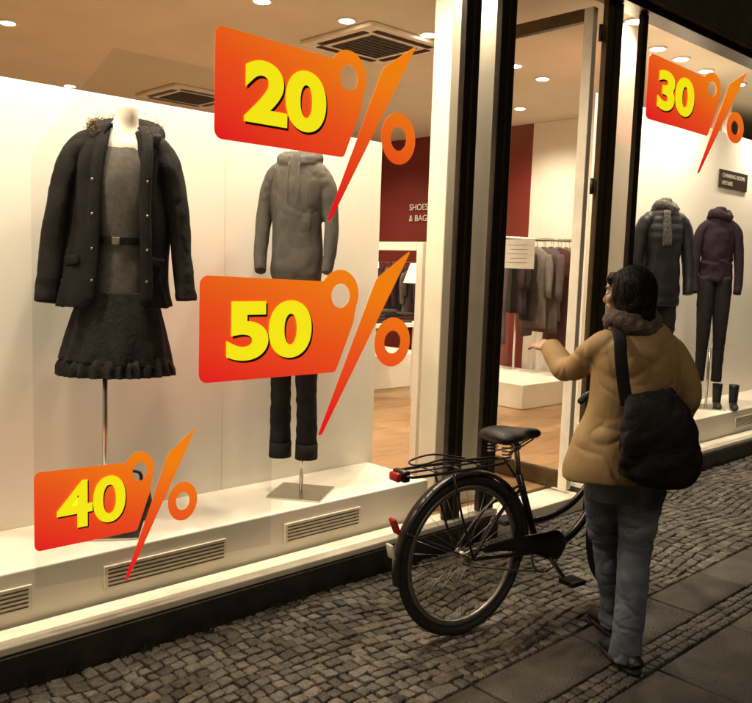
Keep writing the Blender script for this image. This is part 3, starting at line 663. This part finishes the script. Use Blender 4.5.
hd=[ell((0,-.012,.028),(.070,.088,.080),28),ell((0,.034,-.030),(.048,.048,.060),24),ell((0,.064,-.074),(.019,.018,.017),16),
    loft([(0,.076,.018,.007,.007),(0,.090,-.006,.009,.008),(0,.098,-.020,.011,.009),(0,.088,-.030,.011,.008)],12,3),
    ell((0,.068,.032),(.046,.017,.014),16),ell((.040,.055,-.015),(.020,.020,.022),14),ell((-.040,.055,-.015),(.020,.020,.022),14),
    ell((.071,-.008,-.008),(.006,.015,.028),14),ell((-.071,-.008,-.008),(.006,.015,.028),14),
    ell((0,.077,-.050),(.018,.009,.008),14),
    loft([(0,-.03,-.14,.050,.050),(0,-.03,-.09,.047,.049),(0,-.02,-.03,.05,.055)],20,3)]
o=mesh("head",xf(join(*hd),HM),M['skin'],W);remesh(o,.0045,3)
M['lip']=mat("lips",(.33,.11,.09),.4,.1,30);M['eye']=mat("eye_white",(.6,.58,.55),.2,.02,9)
for s in(-1,1):
    mesh("eye",xf(ell((s*.029,.069,.008),(.012,.011,.009),14),HM),M['eye'],W);mesh("iris",xf(ell((s*.029,.0785,.008),(.005,.003,.005),12),HM),M['hair'],W)
    mesh("brow",xf(tube([(s*.014,.084,.030),(s*.03,.083,.034),(s*.046,.070,.029)],.0022,6),HM),M['hair'],W)
mesh("lips",xf(join(ell((0,.085,-.047),(.017,.005,.004),12),ell((0,.084,-.054),(.015,.005,.004),12)),HM),M['lip'],W)
hr=[ell((0,-.020,.036),(.080,.090,.078),28),ell((0,-.046,-.020),(.074,.068,.085),24),
    ell((.056,-.004,.005),(.024,.052,.068),18),ell((-.056,-.004,.005),(.024,.052,.068),18),
    ell((.052,-.008,-.045),(.022,.044,.050),18),ell((-.052,-.008,-.045),(.022,.044,.050),18),
    ell((.022,.046,.068),(.044,.034,.026),18),ell((-.024,.046,.066),(.042,.034,.026),18),ell((0,-.066,-.080),(.056,.042,.050),18)]
o=mesh("hair",xf(join(*hr),HM),M['hair'],W);remesh(o,.0045,2,.003,(36,36,9),.002,.004)
hv=[];hf=[]
for i in range(5200):
    th=random.uniform(0,2*math.pi);ph=random.uniform(.03,2.3)
    dirv=V((math.cos(th)*math.sin(ph),math.sin(th)*math.sin(ph),math.cos(ph)))
    c=V((0,-.024,.018))+V((dirv.x*.082,dirv.y*.0905,dirv.z*.099))
    if c.y>.045 and c.z<.055:continue
    tg=(V((dirv.x*.5,-.25+dirv.y*.3,-1))-dirv*V((dirv.x*.5,-.25+dirv.y*.3,-1)).dot(dirv))
    if tg.length<.05:continue
    tg=(tg.normalized()+V((random.gauss(0,.14),random.gauss(0,.14),random.gauss(0,.10)))).normalized();L=random.uniform(.025,.06);sd=tg.cross(dirv).normalized()*.0006
    fly=random.random()<.10
    k=len(hv);e=c+tg*L-dirv*(.45*L*L/.09-(.010 if fly else .001));mid=c+tg*L*.5+dirv*(.004 if fly else .0008);hv+=[c-sd,c+sd,mid+sd,mid-sd,e];hf+=[(k,k+1,k+2,k+3),(k+3,k+2,k+4)]
mesh("hair_strands",xf((hv,hf),HM),M['hair'],W,False)
o=mesh("scarf",join(loft([(-.045+.084*math.cos(t),.01+.078*math.sin(t),1.360+.016*math.sin(t*2+1),.032,.028) for t in [rad(i*30) for i in range(13)]],16,3,ref=(0,0,1),disp=fold(.3,2,3,9)),
   loft([(-.05+.074*math.cos(t),.012+.070*math.sin(t),1.390+.012*math.cos(t*2),.024,.022) for t in [rad(i*30+40) for i in range(13)]],16,3,ref=(0,0,1),disp=fold(.3,2,23,9))),M['scarf'],W)
remesh(o,.005,2,.003,(20,20,24),.002,.005)
B_=empty("shoulder_bag",WL,rad(-43.2))
bagv=loft([(.03,-.185,.79,.10,.045),(.03,-.195,.82,.142,.060),(.02,-.195,.90,.150,.066),(.01,-.185,.98,.140,.058),(-.01,-.175,1.06,.115,.043),(-.03,-.165,1.10,.088,.028),(-.035,-.16,1.115,.065,.014)],30,5,sq=.75,disp=fold(.14,2,8,3))
o=mesh("bag_body",bagv,M['bag'],B_);remesh(o,.007,3,.003,(6,6,7),.001,.008)
o=mesh("bag_flap",loft([(.01,-.218,.90,.128,.042),(.0,-.218,.98,.132,.044),(-.02,-.198,1.06,.108,.036),(-.03,-.17,1.12,.078,.02)],24,4,sq=.75,disp=fold(.08,2,18,3)),M['bag'],B_);remesh(o,.007,3,.002,(6,6,7),.0005,.005)
def strap(pts,w=.024,t=.004,ref=(1,0,0)):
    mesh("strap",loft([(*q,w,t) for q in pts],10,5,ref=ref),M['bag'],B_)
strap([(-.105,-.178,1.07),(-.120,-.162,1.16),(-.128,-.145,1.24),(-.126,-.112,1.305),(-.122,-.05,1.342),(-.115,.02,1.350),(-.09,.09,1.31),(-.02,.135,1.2),(.06,.145,1.05)])
strap([(.08,-.17,1.04),(.12,-.14,1.03),(.145,-.02,1.02),(.12,.08,1.02),(.06,.145,1.05)],.02,.004,(0,0,1))

# ---------------------------------------------------------------- light
w=bpy.data.worlds.new("World");S.world=w;w.use_nodes=True;nt=w.node_tree
bg=nt.nodes["Background"];sk=nt.nodes.new("ShaderNodeTexSky");sk.sky_type='NISHITA';sk.sun_disc=False
sk.sun_elevation=rad(3);sk.sun_rotation=rad(200)
nt.links.new(sk.outputs[0],bg.inputs[0]);bg.inputs[1].default_value=.006
sl_=bpy.data.lights.new("street_fill_sun",'SUN');sl_.energy=.55;sl_.angle=rad(12);sl_.color=(1,.80,.57)  # night scene: weak warm fill added in place of unseen street lighting
so=bpy.data.objects.new("street_fill_sun",sl_);COL.objects.link(so)
so.rotation_euler=V((.45,.75,-.85)).to_track_quat('-Z','Y').to_euler()
S.view_settings.view_transform='Standard';S.view_settings.look='None';S.view_settings.exposure=0
